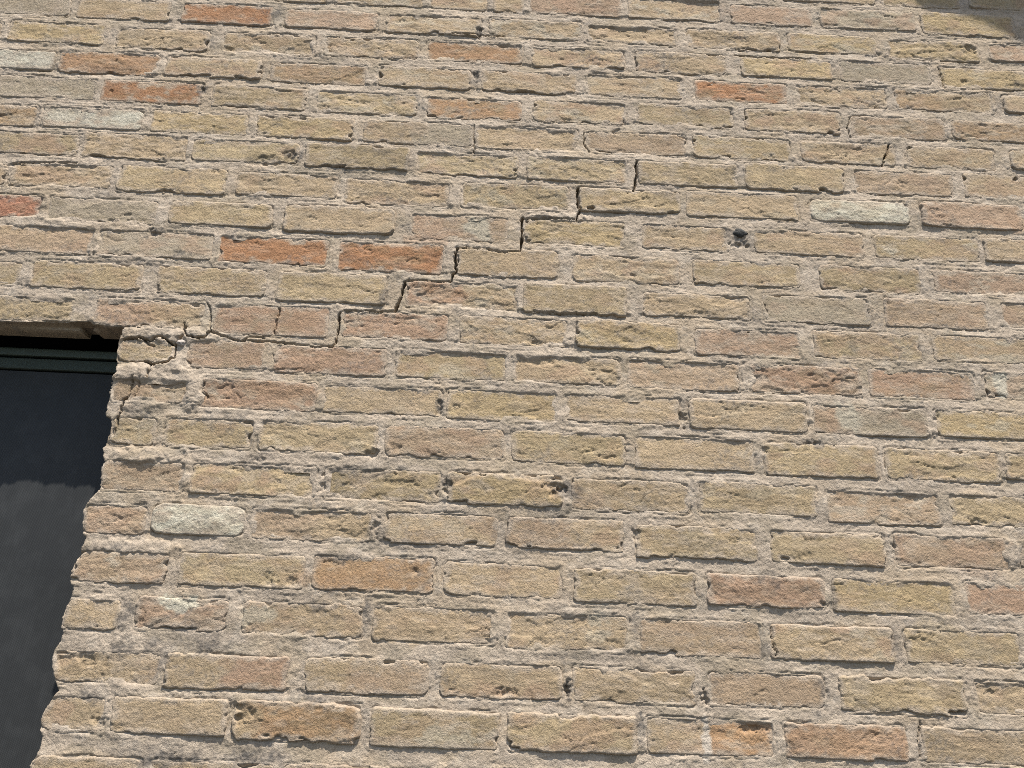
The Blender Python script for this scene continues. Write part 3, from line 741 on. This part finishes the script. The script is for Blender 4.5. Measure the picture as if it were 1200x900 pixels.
o['kind'] = 'stuff'
# joints of the outer brickwork
gu = np.arange(-2700, 2520, 15.0); gv = np.arange(-1600, top + 1450, 15.0)
uu, vv = np.meshgrid(gu, gv)
keepc = ~inside_fine(uu, vv, 30) & ~((uu < -705) & (uu > OPEN_L) & (vv < 520) & (vv > SILL_V))
qq, used = grid_quads(*uu.shape, keepc)
hh = -2.2 + 1.0 * fbm(uu / 60, vv / 40, 60, 2)
tt = PAL['M'] * (1 + 0.15 * fbm(uu / 90, vv / 60, 61, 3))[..., None]
o = add_mesh('outer_mortar', to_world(uu, vv, hh)[used], qq, tt.reshape(-1, 3)[used], M_MORTAR, wall)
o['kind'] = 'stuff'

zt = EYE + (top + 1450) / 1000.0
LZ = EYE + 0.527; SZ = EYE + SILL_V / 1000.0; JX = -0.690; OX = OPEN_L / 1000.0 - 0.008
boxes('wall_core', [(JX, 2.5, 0.03, 0.30, 0.0, zt), (-2.69, OX, 0.03, 0.30, 0.0, zt), (OX, JX, 0.03, 0.30, 0.0, SZ - 0.05),
                    (OX, JX, 0.03, 0.060, LZ, zt), (OX, JX, 0.0601, 0.30, LZ + 0.17, zt)], M_CORE, wall)

# ------------------------------------------------------------------ window (frame, rails, screen), set back in the opening
FY = 0.100
WL, WR = OX + 0.002, -0.702
win = boxes('window', [(WL, WL + 0.05, FY, FY + 0.05, SZ, EYE + 0.508), (WR - 0.008, WR, FY + 0.004, FY + 0.05, SZ, EYE + 0.46),
                       (WL + 0.05, WR - 0.008, FY, FY + 0.05, SZ, SZ + 0.05)], M_FRAME, wall, 0.002)
win['label'] = 'recessed window with dark insect screen under the brick lintel'
boxes('head_rail', [(WL + 0.052, WR, FY, FY + 0.05, EYE + 0.4925, EYE + 0.508)], M_FRAME, win, 0.0025)
boxes('sash_rail', [(WL + 0.052, WR, FY + 0.004, FY + 0.05, EYE + 0.4665, EYE + 0.4885)], M_FRAME2, win, 0.003)
# woven screen, slightly slack
su = np.linspace(WL * 1000 + 50, WR * 1000 - 9, 80); sv = np.linspace(SZ * 1000 - 1600 + 50, 463, 90)
uu, vv = np.meshgrid(su, sv)
bow = -(FY * 1000 + 10) + 2.2 * fbm(uu / 160, vv / 220, 70, 2) * smooth(463, 400, vv)
qq, _ = grid_quads(*uu.shape)
add_mesh('insect_screen', to_world(uu, vv, bow), qq, None, M_SCREEN, win)
boxes('glass_pane', [(WL + 0.05, WR - 0.009, FY + 0.03, FY + 0.036, SZ + 0.05, EYE + 0.4665)], M_GLASS, win)
boxes('recess_dark_board', [(WL, WR, FY + 0.055, FY + 0.065, SZ, LZ + 0.168), ], M_DARK, win)  # added board, its near-black paint gives the darkness of the recess
boxes('sill', [(OX + 0.01, JX - 0.02, -0.04, 0.13, SZ - 0.049, SZ - 0.001)], M_STONE, win, 0.004)


# ------------------------------------------------------------------ small pieces caught in the wall
def pebble(name, u, v, h, ru, rv, rh, mat, seed):
    nu, nv = 22, 14
    th = np.linspace(0, 2 * np.pi, nu + 1); ph = np.linspace(0.02, np.pi - 0.02, nv)
    th, ph = np.meshgrid(th, ph)
    x = np.sin(ph) * np.cos(th); y = np.sin(ph) * np.sin(th); z = np.cos(ph)
    k = 1 + 0.22 * noise(x * 2.1 + 5, y * 2.1 + z * 1.3 + 5, seed) + 0.10 * noise(x * 5 + 9, z * 5 + y * 3 + 9, seed + 3)
    k[:, -1] = k[:, 0]
    qq, _ = grid_quads(*th.shape)
    X = to_world(ru * x * k, rv * y * k, rh * z * k) - np.array([0, 0, EYE])
    o = add_mesh(name, X, qq, None, mat, wall)
    o.location = (u / 1000.0, -h / 1000.0, EYE + v / 1000.0)
    return o


LUMP_AT = (LUMP[0], LUMP[1])
o = pebble('tar_lump', LUMP_AT[0], LUMP_AT[1], 0.0, 15, 8.5, 5, M_LUMP, 80)
o['label'] = 'dark lump stuck in a hole between two bricks'
o = pebble('mortar_chip', CHIP[0], CHIP[1], -1.0, 8.5, 7.0, 7, M_CHIP, 86)
o['label'] = 'loose pale mortar chip wedged in the crack'

# ------------------------------------------------------------------ unseen board added above the frame to shade the top right corner
caster_edge = []
for su_, sv_ in SHADE_EDGE:
    z = 3.75
    t_ = (z - EYE - sv_ / 1000.0) / 2.6
    caster_edge.append((su_ / 1000.0 + 0.42 * t_, -t_))
import bmesh
bm = bmesh.new()
# front-left curve shaped to throw the wanted shade; then straight out to the right and back to the wall
outline = [(caster_edge[0][0] - 0.01, 0.0)] + caster_edge + [(caster_edge[-1][0] + 0.10, caster_edge[-1][1] - 0.055), (2.4, caster_edge[-1][1] - 0.16), (2.4, 0.0)]
lo = [bm.verts.new((x, y - 0.004, 3.75)) for x, y in outline]
hi = [bm.verts.new((x, y - 0.004, 3.785)) for x, y in outline]
bm.faces.new(lo); bm.faces.new(hi[::-1])
for i in range(len(lo)):
    j = (i + 1) % len(lo)
    bm.faces.new((lo[i], hi[i], hi[j], lo[j]))
bmesh.ops.recalc_face_normals(bm, faces=bm.faces[:])
me = bpy.data.meshes.new('shade_caster'); bm.to_mesh(me); bm.free(); me.materials.append(M_CASTER)
caster = bpy.data.objects.new('shade_caster', me); col.objects.link(caster)
caster['label'] = 'unseen flat board added above the frame to cast the corner shade'
caster['category'] = 'shade_caster'
for x in (1.45, 2.2):
    boxes('caster_bracket', [(x, x + 0.03, -0.30, -0.008, 3.715, 3.7495), (x, x + 0.03, -0.04, -0.008, 3.53, 3.715)], M_CASTER, caster, 0.003)  # supports made up along with the added board
